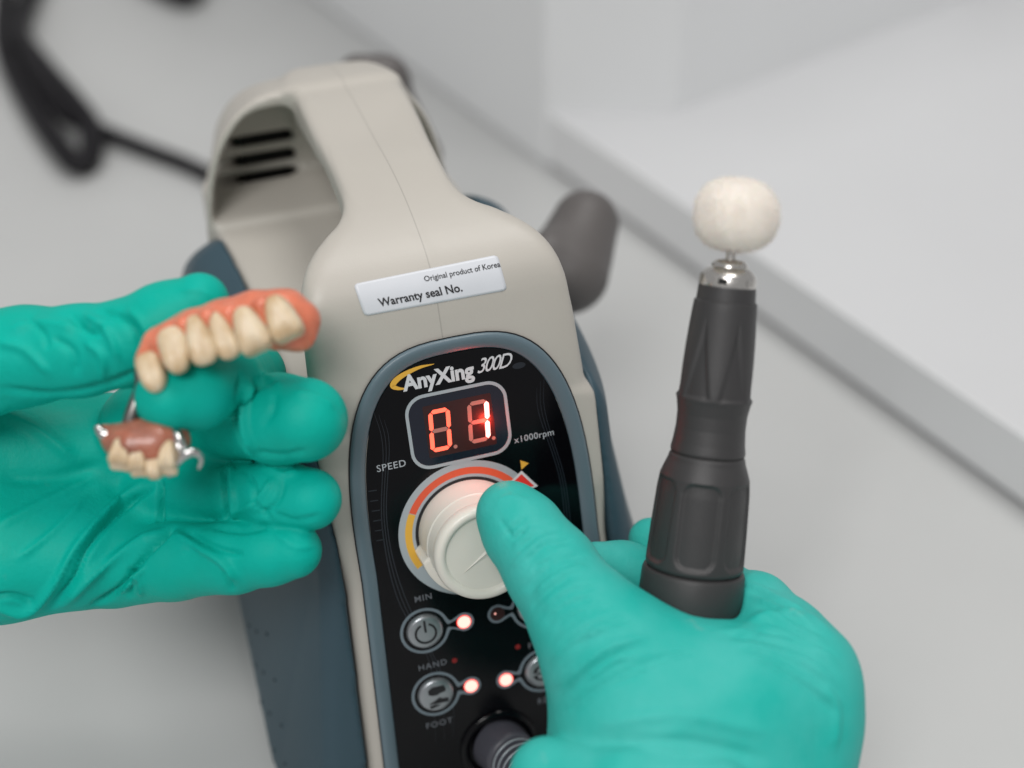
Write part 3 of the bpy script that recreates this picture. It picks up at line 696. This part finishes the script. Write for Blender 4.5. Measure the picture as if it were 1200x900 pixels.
# ---- cables on the desk
def on_desk(px, py, z): 
    r = M.T@np.array([(px-600)/FPX, -(py-450)/FPX, -1.0]); return CAM+r*((z-CAM[2])/r[2])
cab_ = empty('black_cable', on_desk(70, 120, 6)); tag(cab_, 'thick black cable looped on the desk behind the control box', 'cable')
lp = smooth_pl([on_desk(x, y, z) for x, y, z in [(14, -60, 8), (4, 0, 8), (6, 60, 8), (40, 130, 9), (82, 186, 9), (104, 184, 9), (106, 150, 12), (84, 118, 16), (50, 78, 16), (22, 36, 14), (36, -10, 12), (60, -60, 10)]], 8)
mk('cable_loop', *tube(lp, 7.0, 16), M_cable, cab_)
lp = smooth_pl([on_desk(x, y, z) for x, y, z in [(30, 70, 14), (70, 130, 12), (112, 150, 8), (165, 172, 6), (235, 200, 5), (300, 240, 5), (330, 300, 5)]], 8)
mk('cable_lead', *tube(lp, 4.6, 16), M_cable, cab_)
lp = smooth_pl([on_desk(x, y, z) for x, y, z in [(150, -40, 8), (190, -14, 8), (222, -4, 8), (236, -30, 8)]], 8)
t = mk('cable', *tube(lp, 7, 16), M_cable); tag(t, 'short stretch of dark cable at the very top edge above the looped cable', 'cable')

# ================================================================== HANDPIECE
def handpiece():
    B = P(804, 742, 417); T = P(853.5, 327, 401); ax = T-B; L_ = np.linalg.norm(ax); ax /= L_
    root = empty('handpiece', B); tag(root, 'dark grey dental handpiece held upright, its felt buff pointing up', 'handpiece')
    e1 = np.cross(ax, CAM-B); e1 /= np.linalg.norm(e1); e2 = np.cross(ax, e1)   # e2 faces away from or towards the viewer
    if e2@(CAM-B) < 0: e1, e2 = -e1, -e2
    def pt(r, a, s): return B+ax*s+(e1*math.cos(a)+e2*math.sin(a))*r
    def lat(name, prof, m, n=120, fn=None, ang=35, parent=root, mi=None, mats=None):
        V, F = [], []; k = len(prof)
        for i in range(n):
            a = 2*math.pi*i/n
            for r, s_ in prof: V.append(pt(r if fn is None else fn(a, r, s_), a, s_))
        for i in range(n):
            j = (i+1) % n
            for q in range(k-1): F.append((i*k+q, i*k+q+1, j*k+q+1, j*k+q))
        o = mk(name, V, F, m, parent); return autosmooth(o, ang)
    ax = ax*(L_/101.5)
    # base ring
    lat('base_ring', [(12.0, -12), (14.4, -11.5), (14.9, -9), (15.1, 0), (15.15, 12), (15.0, 18.1), (14.6, 19.1), (14.0, 19.4), (13.4, 19.5)], M_hp)
    # grip with six recessed pads
    def grip_r(a, r, s_):
        g = (math.degrees(a)-90) % 60
        u = (g if g < 30 else g-60)/30.0          # -1..1 across each sixth
        x = abs(u)*r*rad(30)                      # mm from the pad's middle
        s0, s1, hw_ = 22.0, 45.5, 5.6
        cy = (s0+s1)/2; hy = (s1-s0)/2
        rc_ = 3.2; qx = x-(hw_-rc_); qy = abs(s_-cy)-(hy-rc_)
        d = math.hypot(max(qx, 0), max(qy, 0))+min(max(qx, qy), 0)-rc_
        return r-0.85*max(0, min(1, (0.5-d)/0.9))
    prof = []
    knots = [(19.8, 13.8), (20.2, 14.1), (20.8, 14.25), (24, 14.15), (32, 13.85), (42, 13.35), (46, 12.9), (48.5, 12.0), (50.5, 11.2), (51.8, 10.9), (52.2, 10.5), (52.6, 10.5)]
    ss = np.unique(np.concatenate([np.linspace(19.8, 52.6, 110), [k[0] for k in knots]]))
    prof = [(float(np.interp(s_, [k[0] for k in knots], [k[1] for k in knots])), float(s_)) for s_ in ss]
    lat('grip', prof, M_hp, 300, grip_r, 60)
    lat('seam_ring', [(13.0, 19.0), (13.4, 19.3), (13.4, 20.2), (13.0, 20.4)], M_dark)
    lat('neck_seam', [(10.0, 52.0), (10.35, 52.5), (10.35, 53.1), (10.0, 53.4)], M_dark)
    # waist + nose with long triangular flutes
    def nose_r(a, r, s_):
        g = (math.degrees(a)-60) % 60; u = abs(g if g < 30 else g-60)/30.0
        if s_ < 68.5 or s_ > 92: return r
        w_ = 0.86*(1-(s_-68.5)/23.5)              # flute narrows upward
        d = (w_-u); e = max(0, min(1, d/0.22))*max(0, min(1, (s_-68.5)/0.9))
        return r-0.7*e
    knots = [(53.0, 10.7), (53.6, 10.75), (56, 10.35), (60, 9.95), (64, 10.0), (67, 10.5), (68.6, 10.95), (70, 10.9), (75, 10.55), (85, 9.75), (94, 9.0), (95.3, 8.85), (95.6, 8.35), (99.5, 8.1), (100, 7.9)]
    ss = np.unique(np.concatenate([np.linspace(53, 100, 120), [k[0] for k in knots]]))
    prof = [(float(np.interp(s_, [k[0] for k in knots], [k[1] for k in knots])), float(s_)) for s_ in ss]
    lat('nose', prof, M_hp, 240, nose_r, 50)
    H = 99.6
    lat('collet', [(7.0, H-.5), (8.05, H), (8.1, H+.6), (8.0, H+2.6), (7.6, H+3.3), (6.6, H+4.4), (5.6, H+5.1), (5.2, H+5.2), (5.1, H+5.9), (4.4, H+6.8), (3.6, H+7.2), (2.4, H+7.3), (0.8, H+6.4)], M_steel)
    for q in range(6):                          # flats between the collet's jaws
        a = rad(20+60*q); vs2 = [pt(8.2, a-.16, H+.8), pt(8.2, a+.16, H+.8), pt(8.12, a+.16, H+2.4), pt(8.12, a-.16, H+2.4)]
        mk('collet_notch', vs2, [(0, 1, 2, 3)], M_dark if q % 2 else M_steel, root, False)
    lat('shank', [(1.5, H+5.5), (1.5, H+20)], M_steel, 20)
    # felt buff, soft and slightly uneven, with loose fibres
    cb = B+ax*(H+9.6+9.8)
    n1, n2 = 72, 48; V, F = [], []
    ph = rng.uniform(0, 6.28, 8)
    def rbuff(th, la):
        ct, st_ = abs(math.cos(la)), abs(math.sin(la))
        r = (ct**2.5/11.5**2.5+st_**2.5/9.4**2.5)**(-1/2.5)
        return r+0.22*math.sin(3*th+ph[0])*math.cos(2*la)+0.18*math.sin(7*th+ph[1]+3*la)
    def bp(th, la, dr=0):
        r = rbuff(th, la)+dr; return cb+ax*(r*math.sin(la))+(e1*math.cos(th)+e2*math.sin(th))*(r*math.cos(la))
    for j in range(n2+1):
        la = -math.pi/2+math.pi*j/n2
        for i in range(n1): V.append(bp(2*math.pi*i/n1, la))
    for j in range(n2):
        for i in range(n1): F.append((j*n1+i, j*n1+(i+1) % n1, (j+1)*n1+(i+1) % n1, (j+1)*n1+i))
    bf = mk('felt_buff', V, F, M_felt, root)
    V, F = [], []
    for k in range(14000):
        th = rng.uniform(0, 6.283); la = math.asin(rng.uniform(-1, 1)); a0 = bp(th, la, -0.3)
        n_ = a0-cb; n_ /= np.linalg.norm(n_); tg = rng.normal(0, 1, 3); tg -= n_*(tg@n_); tg /= np.linalg.norm(tg)
        l_ = rng.uniform(0.7, 2.0); mid = a0+n_*l_*0.55+tg*l_*0.5; tip = a0+n_*l_*0.8+tg*l_*1.4; sd = np.cross(n_, tg)*0.028
        b_ = len(V); V += [a0-sd, a0+sd, mid+sd, mid-sd, tip]; F += [(b_, b_+1, b_+2, b_+3), (b_+3, b_+2, b_+4)]
    f_ = mk('felt_fibres', V, F, M_fibre, bf, False); f_['kind'] = 'stuff'
    # small pale mark on the base ring
    Vt, Ft = text_mesh('8', 4.6, 0.1); am = math.atan2(0.62, 0.785)
    am = math.acos(0.80)
    out = []
    for v in Vt: out.append(pt(15.25, am-v[0]/15.2, 5.4+v[1]))
    mk('ring_mark', out, Ft, M_greyp, root, False)
    return B, ax
HB, HAX = handpiece()

# ================================================================== GLOVED HANDS
def C3(px, py, dep, r): return (P(px, py, dep), r)
def bounds(groups, mg=6):
    a = np.array([p-r for g in groups for (p, r) in g]); b = np.array([p+r for g in groups for (p, r) in g]); return a.min(0)-mg, b.max(0)+mg
# ---- the hand at the knob
R_thumb = [C3(596, 601, 423, 9.6), C3(612, 622, 420, 11.2), C3(646, 668, 413, 12.9), C3(682, 722, 405, 14.6), C3(716, 770, 400, 17.5), C3(760, 850, 398, 27.0)]
R_web = [C3(712, 752, 404, 14.0), C3(790, 786, 400, 13.5), C3(862, 800, 398, 13.8), C3(932, 795, 402, 16.5)]
R_back = [C3(760, 860, 402, 27), C3(850, 862, 400, 25), C3(926, 866, 402, 19.0)]
R_back2 = [C3(770, 930, 400, 28), C3(850, 960, 400, 27), C3(905, 945, 402, 20.0)]
R_arm = [C3(830, 900, 404, 28), C3(840, 1010, 396, 30), C3(860, 1150, 385, 32)]
R_index = [C3(934, 790, 403, 16.2), C3(914, 757, 410, 14.0), C3(884, 718, 422, 11.5), C3(850, 700, 437, 9.8), C3(795, 687, 445, 9.6), C3(730, 672, 444, 9.4), C3(700, 668, 440, 8.8)]
R_mid = [C3(944, 850, 412, 15), C3(900, 800, 435, 12), C3(830, 690, 452, 9.5), C3(762, 632, 458, 7.0)]
def rhand(X, Y, Z):
    palm = smin(chain(X, Y, Z, R_web, 4), chain(X, Y, Z, R_back, 6), 16)
    palm = smin(palm, chain(X, Y, Z, R_back2, 6), 12); palm = smin(palm, chain(X, Y, Z, R_arm, 6), 10)
    d = smin(palm, chain(X, Y, Z, R_thumb, 5), 9)
    i_ = chain(X, Y, Z, R_index, 4); d = smin(d, i_, 5)
    m_ = chain(X, Y, Z, R_mid, 4); d = smin(d, m_, 2)
    # room for the handpiece
    b0 = HB-HAX*16; b1 = HB+HAX*70
    d = smax(d, -capsule(X, Y, Z, b0, 15.3, b1, 14.0), 1.5)
    cuff = capsule(X, Y, Z, P(641, 908, 384), 9.5, P(735, 916, 373), 9.5); cuff = smin(cuff, capsule(X, Y, Z, P(735, 916, 373), 9.5, P(840, 932, 371), 9), 3); cuff = smin(cuff, capsule(X, Y, Z, P(840, 932, 371), 9, P(965, 962, 392), 8), 3); cuff = smin(cuff, capsule(X, Y, Z, P(641, 908, 384), 9.5, P(668, 960, 412), 9), 3)
    d = smin(d, cuff, 1.5)
    return d
lo, hi = bounds([R_thumb, R_web, R_back, R_index, R_mid]); lo = np.minimum(lo, P(640, 920, 386)-14); 
V, F = nets(rhand, lo-np.array([6, 62, 42]), hi, 1.0)
V = relax(V, F, 4)
strokes = []
# creases that run across the thumb and fan into the web
LFT = np.array([(586, 640), (604, 676), (620, 712), (636, 750), (648, 795), (652, 850)], float); RGT = np.array([(640, 596), (676, 634), (706, 668), (736, 706), (776, 738), (846, 768)], float)
for k in range(27):
    u = k/26+rng.uniform(-.012, .012); u = min(max(u, 0), 1)
    L_ = np.array([np.interp(u, np.linspace(0, 1, 6), LFT[:, q]) for q in (0, 1)]); R_ = np.array([np.interp(u, np.linspace(0, 1, 6), RGT[:, q]) for q in (0, 1)])
    a0, a1 = rng.uniform(0, .25), rng.uniform(.55, 1.0); bow = np.array([-4, -9-10*u])
    pts_ = [tuple(L_+(R_-L_)*t+bow*4*t*(1-t)+rng.normal(0, 1.2, 2)) for t in np.linspace(a0, a1, 5)]
    strokes.append((pts_, rng.uniform(3.2, 5.5), rng.choice([-1, -1, 1])*rng.uniform(.10, .24)))
strokes += [([(585, 606), (596, 622), (602, 630), (612, 626), (618, 612)], 3.2, -.16), ([(578, 590), (600, 582), (622, 590)], 4, .1)]
# tension lines from the web towards the index knuckle
for k in range(6): strokes.append(([(840+k*9, 738+k*7), (890+k*5, 742+k*9), (950, 756+k*11), (985-k, 782+k*11)], 4.5, (-1)**k*0.15))
for k in range(6): strokes.append(([(872+k*5, 682+k*9), (905+k*6, 696+k*9), (945+k*6, 716+k*10)], 4.2, (-1)**k*0.16))
strokes += [([(866, 735), (900, 722), (945, 722), (985, 745)], 9, .3), ([(862, 745), (905, 742), (960, 760)], 6, -.25), ([(700, 850), (800, 838), (900, 860)], 14, .2), ([(690, 872), (800, 868), (900, 890)], 12, -.2)]
strokes += [([(965, 800), (980, 830), (978, 880)], 8, .2)]
V = folds(V, F, [(a, b*0.72, c*5.0) for a, b, c in strokes])
hr = mk('gloved_hand', V, F, M_gloveR); tag(hr, 'gloved hand in pale teal nitrile, thumb on the ivory knob, fingers round the handpiece', 'hand')

# ---- the hand with the denture
L_mid = [C3(170, 515, 462, 11.5), C3(232, 502, 450, 11.0), C3(282, 492, 426, 11.4), C3(326, 491, 408, 12.7), C3(358, 492, 402, 12.0)]
L_ring = [C3(180, 578, 444, 10), C3(235, 577, 436, 9.0), C3(286, 579, 425, 9.0), C3(328, 581, 415, 9.9), C3(364, 585, 410, 9.0)]
L_lit = [C3(140, 662, 438, 13), C3(205, 658, 429, 11.4), C3(275, 653, 420, 10.4), C3(316, 648, 415, 9.2), C3(344, 645, 412, 8.2)]
L_idx = [C3(170, 500, 440, 14), C3(225, 478, 448, 12), C3(288, 462, 446, 10.8), C3(292, 440, 434, 10.5), C3(262, 444, 404, 10.0), C3(228, 459, 390, 10.2), C3(198, 467, 385, 9.3)]
L_thumb = [C3(-60, 436, 412, 17), C3(30, 417, 408, 13.8), C3(95, 411, 404, 12.6), C3(150, 402, 400, 11.8), C3(195, 378, 397, 10.8), C3(234, 354, 395, 8.2)]
L_palm = [[C3(-120, 545, 440, 26), C3(40, 530, 452, 20), C3(170, 522, 455, 16)], [C3(-120, 615, 442, 24), C3(40, 620, 448, 21), C3(150, 635, 446, 16)], [C3(-120, 655, 436, 20), C3(0, 655, 432, 18), C3(90, 652, 434, 16)]]
def lhand(X, Y, Z):
    palm = None
    for c in L_palm:
        e = chain(X, Y, Z, c, 6); palm = e if palm is None else smin(palm, e, 9)
    palm = smin(palm, chain(X, Y, Z, [C3(-120, 575, 434, 27), C3(-260, 570, 438, 29), C3(-460, 565, 445, 34)], 6), 10)
    d = palm; palm0 = palm
    for c, k in ((L_mid, 5), (L_ring, 4), (L_lit, 5)):
        d = smin(d, smin(palm0, chain(X, Y, Z, c, 3), k), 0.8)
    d = smin(d, capsule(X, Y, Z, P(185, 547, 446), 9, P(268, 541, 434), 6), 3); d = smin(d, capsule(X, Y, Z, P(175, 622, 442), 9, P(265, 618, 432), 6), 3)
    d = smin(d, smin(palm0, chain(X, Y, Z, L_idx, 3), 4), 0.8)
    d = smin(d, smin(palm0, chain(X, Y, Z, L_thumb, 4), 4), 0.8)
    return d
lo, hi = bounds([L_mid, L_ring, L_lit, L_idx, L_thumb]+L_palm); lo[0] = P(-330, 560, 430)[0]; lo[1] -= 10; lo[2] -= 14; hi[1] += 25; hi[2] += 8
V, F = nets(lhand, lo, hi, 0.95)
V = relax(V, F, 7)
st_ = [
 # long folds of the palm
 ([(-10, 712), (30, 716), (60, 690), (90, 640), (125, 600), (165, 566)], 7, 1.3, 0), ([(55, 716), (85, 680), (105, 640), (140, 600), (180, 570)], 5, -1.4, 0), ([(70, 712), (110, 672), (150, 645), (188, 622)], 10, 1.2, 0),
 ([(105, 712), (140, 690), (165, 655), (188, 632), (205, 616)], 5, -1.6, 0), ([(130, 700), (155, 682), (170, 664)], 4, 1.0, 0),
 ([(188, 560), (188, 590), (189, 618)], 5, -1.4, 0),
 ([(150, 664), (154, 684), (150, 700)], 3.5, -1.1, 0), ([(160, 668), (166, 684), (164, 698)], 3.5, .8, 0),
 ([(-10, 700), (14, 698), (40, 706)], 5, -1.0, 0), ([(-10, 480), (40, 500), (90, 540)], 14, .9, 0), ([(0, 560), (60, 560), (120, 545)], 14, -.7, 0),
 ([(-10, 620), (50, 590), (110, 560)], 10, .6, 0), ([(20, 655), (60, 625), (100, 585)], 6, .5, 0),
 # little finger
 ([(200, 625), (230, 640), (262, 660), (276, 682)], 7, 1.1, 0), ([(214, 618), (248, 640), (284, 650)], 5, -.9, 0), ([(262, 668), (270, 682), (272, 692)], 4, -.8, 0), ([(240, 615), (282, 622), (318, 616)], 5, -.7, 0),
 ([(320, 622), (345, 640), (366, 640)], 6, .4, 0),
 # ring finger
 ([(262, 542), (262, 578), (266, 612)], 3.2, -1.4, 0), ([(270, 542), (274, 575), (276, 612)], 4, 1.0, 0), ([(282, 548), (296, 566), (300, 592), (320, 610)], 4, -.8, 0), ([(275, 600), (300, 588), (320, 560)], 4, .7, 0),
 ([(292, 606), (322, 592), (334, 560)], 4.5, -.7, 0), ([(310, 545), (330, 556), (350, 553)], 4, .7, 0), ([(318, 600), (345, 610), (375, 604)], 4, -.5, 0),
 # middle finger
 ([(282, 438), (278, 462), (276, 490), (284, 520), (294, 536)], 4, -2.0, 0), ([(292, 444), (288, 470), (288, 500), (298, 530)], 5, 1.4, 0), ([(300, 438), (318, 444), (330, 452)], 5, .9, 0), ([(290, 462), (312, 448), (330, 446)], 4, -.9, 0),
 ([(300, 530), (330, 534), (360, 528)], 5, -.6, 0), ([(345, 458), (372, 466), (392, 478)], 5, .5, 0), ([(308, 500), (320, 480), (322, 462)], 6, -.4, 0),
 # thumb
 ([(80, 366), (96, 384), (112, 390), (122, 378)], 5, -.9, 0), ([(96, 368), (118, 380), (130, 396), (140, 424)], 6, .8, 0), ([(112, 364), (140, 372), (158, 388), (166, 412)], 6, -.8, 0), ([(100, 400), (120, 418), (120, 446)], 6, .7, 0),
 ([(150, 362), (165, 376), (176, 396)], 6, .6, 0), ([(60, 395), (84, 410), (90, 440)], 7, -.6, 0), ([(0, 455), (60, 462), (120, 452), (170, 432)], 6, -1.0, 0), ([(10, 385), (50, 378), (90, 384)], 10, .5, 0), ([(30, 372), (50, 390), (56, 410)], 6, -.5, 0),
 ([(-5, 400), (30, 410), (60, 440)], 8, .6, 0), ([(210, 340), (235, 340), (255, 352)], 5, .3, 0),
]
V = folds(V, F, [(a, b*0.72, c*2.0) for a, b, c, _ in st_]); V = relax(V, F, 1)
hl = mk('gloved_hand', V, F, M_gloveL); tag(hl, 'gloved hand in deep teal nitrile, palm up, pinching the partial denture', 'hand')

# ================================================================== PARTIAL DENTURE
den = empty('partial_denture', P(230, 400, 382)); tag(den, 'pink partial denture with cream teeth and metal clasps held between gloved fingertips', 'denture')
GUM = [C3(178, 426, 382, 3.9), C3(191, 407, 382, 5.2), C3(225, 390, 382, 5.6), C3(262, 378, 383, 5.8), C3(300, 370, 385, 6.4), C3(334, 371, 386, 7.0), C3(347, 378, 387, 5.8)]
# (root px,py) -> (tip px,py), width px, depth
TEETH = [((175, 426), (181, 447), 31, 376, 'point'), ((202, 396), (208, 425), 35, 375, 'point'), ((230, 382), (239, 415), 32, 375, 'flat'), ((255, 378), (268, 408), 29, 376, 'flat'),
         ((288, 373), (300, 403), 39, 376, 'molar'), ((325, 360), (337, 388), 39, 378, 'molar')]
AXD = M.T@np.array([0, 0, 1.0])     # towards the viewer
def tooth_field(root, tip, wd, dep, kind):
    a = P(*root, dep+1.2); b = P(*tip, dep-0.8); L_ = np.linalg.norm(b-a)+6.0
    y = (b-a)/np.linalg.norm(b-a); x = np.cross(y, AXD); x /= np.linalg.norm(x); z = np.cross(x, y)
    c = (a+b)/2; hw_ = wd/2*1.10*dep/FPX; th = 3.0 if kind != 'molar' else 4.6
    def f(X, Y, Z):
        dx, dy, dz = X-c[0], Y-c[1], Z-c[2]
        u = dx*x[0]+dy*x[1]+dz*x[2]; v = dx*y[0]+dy*y[1]+dz*y[2]; w_ = dx*z[0]+dy*z[1]+dz*z[2]
        vn = v/(L_/2)
        sx = hw_*(0.80+0.24*np.clip(vn+0.25, -1, 1)) if kind != 'point' else hw_*(0.92-0.10*np.clip(vn, -1, 1)-0.22*np.clip(vn-0.4, 0, 1))
        szz = th*(1.05-0.18*vn)
        q = (np.abs(u/sx)**2.7+np.abs(vn/1.0)**3.2+np.abs(w_/szz)**2.5)**(1/2.7)
        d = (q-1)*hw_*0.8
        d = d+0.18*np.cos(u/hw_*5.5)*np.clip(w_/th, 0, 1)*np.clip(vn+.4, 0, 1)
        if kind == 'molar':          # cusps and the groove between them on the biting end
            d = d+np.clip(vn-0.35, 0, 1)*(0.95*np.cos(u/hw_*math.pi*1.0*1.0)*0.5+0.8*np.exp(-(w_/1.3)**2))
        return d
    return f, c, max(hw_, L_/2, th)+2
tf = [tooth_field(*t_) for t_ in TEETH]
def gum(X, Y, Z):
    d = chain(X, Y, Z, GUM, 3)
    # scalloped gum: thicker roots over every tooth
    for (r_, t_, wd, dep, kd) in TEETH: d = smin(d, capsule(X, Y, Z, P(r_[0]-1, r_[1]-3, dep+4.2), 3.0, P(r_[0], r_[1]+4, dep+3.6), 3.0), 3.0)
    # papillae between the teeth
    for i in range(5):
        (r0, t0, w0, d0, _), (r1, t1, w1, d1, _) = TEETH[i], TEETH[i+1]
        m = ((r0[0]*w1+r1[0]*w0)/(w0+w1), (r0[1]*w1+r1[1]*w0)/(w0+w1)); q = ((t0[0]*w1+t1[0]*w0)/(w0+w1), (t0[1]*w1+t1[1]*w0)/(w0+w1))
        d = smin(d, capsule(X, Y, Z, P(m[0], m[1]-8, d0+1.6), 2.6, P(m[0]*.55+q[0]*.45, m[1]*.55+q[1]*.45, d0+0.9), 1.2), 1.4)
    d = smin(d, chain(X, Y, Z, [C3(322, 398, 388, 3), C3(350, 394, 387, 3.6), C3(358, 374, 386, 3.8)], 3), 2.5)
    for f, c, r in tf: d = np.maximum(d, -f(X, Y, Z)-0.1)
    return d
lo, hi = bounds([GUM], 5); V, F = nets(gum, lo-2, hi+3, 0.45); mk('gum_base', relax(V, F, 1), F, M_gum, den)
for f, c, r in tf:
    V, F = nets(f, c-r, c+r, 0.4); mk('tooth', relax(V, F, 1), F, M_tooth, den)
# metal bar down to the second saddle
mk('connector_bar', *tube(smooth_pl([P(166, 436, 386), P(166, 455, 384), P(158, 476, 383), P(152, 497, 383), P(156, 514, 384)], 5), 2.1, 12), M_bar, den)
SAD = [C3(136, 516, 384, 3.8), C3(158, 522, 383, 6.6), C3(186, 520, 384, 6.8), C3(204, 516, 386, 4.4)]
T2 = [((146, 525), (142, 538), 27, 380, 'molar'), ((165, 533), (163, 545), 21, 380, 'molar'), ((182, 538), (181, 549), 19, 380, 'flat'), ((199, 532), (197, 543), 21, 380, 'molar')]
tf2 = [tooth_field(*t_) for t_ in T2]
def saddle(X, Y, Z):
    d = chain(X, Y, Z, SAD, 3)
    d = smin(d, capsule(X, Y, Z, P(122, 506, 384), 2.0, P(140, 514, 384), 3.2), 2)
    d = smin(d, capsule(X, Y, Z, P(204, 500, 387), 2.2, P(190, 512, 387), 4.0), 3)
    for f, c, r in tf2: d = np.maximum(d, -f(X, Y, Z)-0.1)
    return d
lo, hi = bounds([SAD], 7); V, F = nets(saddle, lo, hi, 0.45); mk('gum_base', relax(V, F, 1), F, M_gum2, den)['label'] = 'brownish smaller gum base'
for f, c, r in tf2:
    V, F = nets(f, c-r, c+r, 0.4); mk('tooth', relax(V, F, 1), F, M_tooth, den)
def clasp(pts, rs, n=5):
    p = smooth_pl([P(*q) for q in pts], n); r_ = np.interp(np.linspace(0, 1, len(p)), np.linspace(0, 1, len(rs)), rs); mk('clasp', *tube(p, r_, 12), M_steel2, den)
clasp([(196, 498, 383), (206, 508, 381), (210, 524, 380), (206, 540, 380)], [0.9, 1.4, 1.9, 1.0])
clasp([(206, 540, 380), (216, 532, 378), (228, 530, 378), (236, 537, 380), (233, 549, 382)], [1.7, 1.6, 1.1, 0.8, 0.6])
clasp([(206, 538, 380), (203, 550, 380), (197, 558, 381)], [1.3, 1.1, 0.6])
clasp([(113, 499, 382), (120, 508, 382), (134, 510, 382), (146, 508, 382)], [0.9, 1.6, 1.5, 1.2])
clasp([(206, 509, 381), (214, 524, 380), (219, 534, 380)], [1.0, 1.3, 1.2])
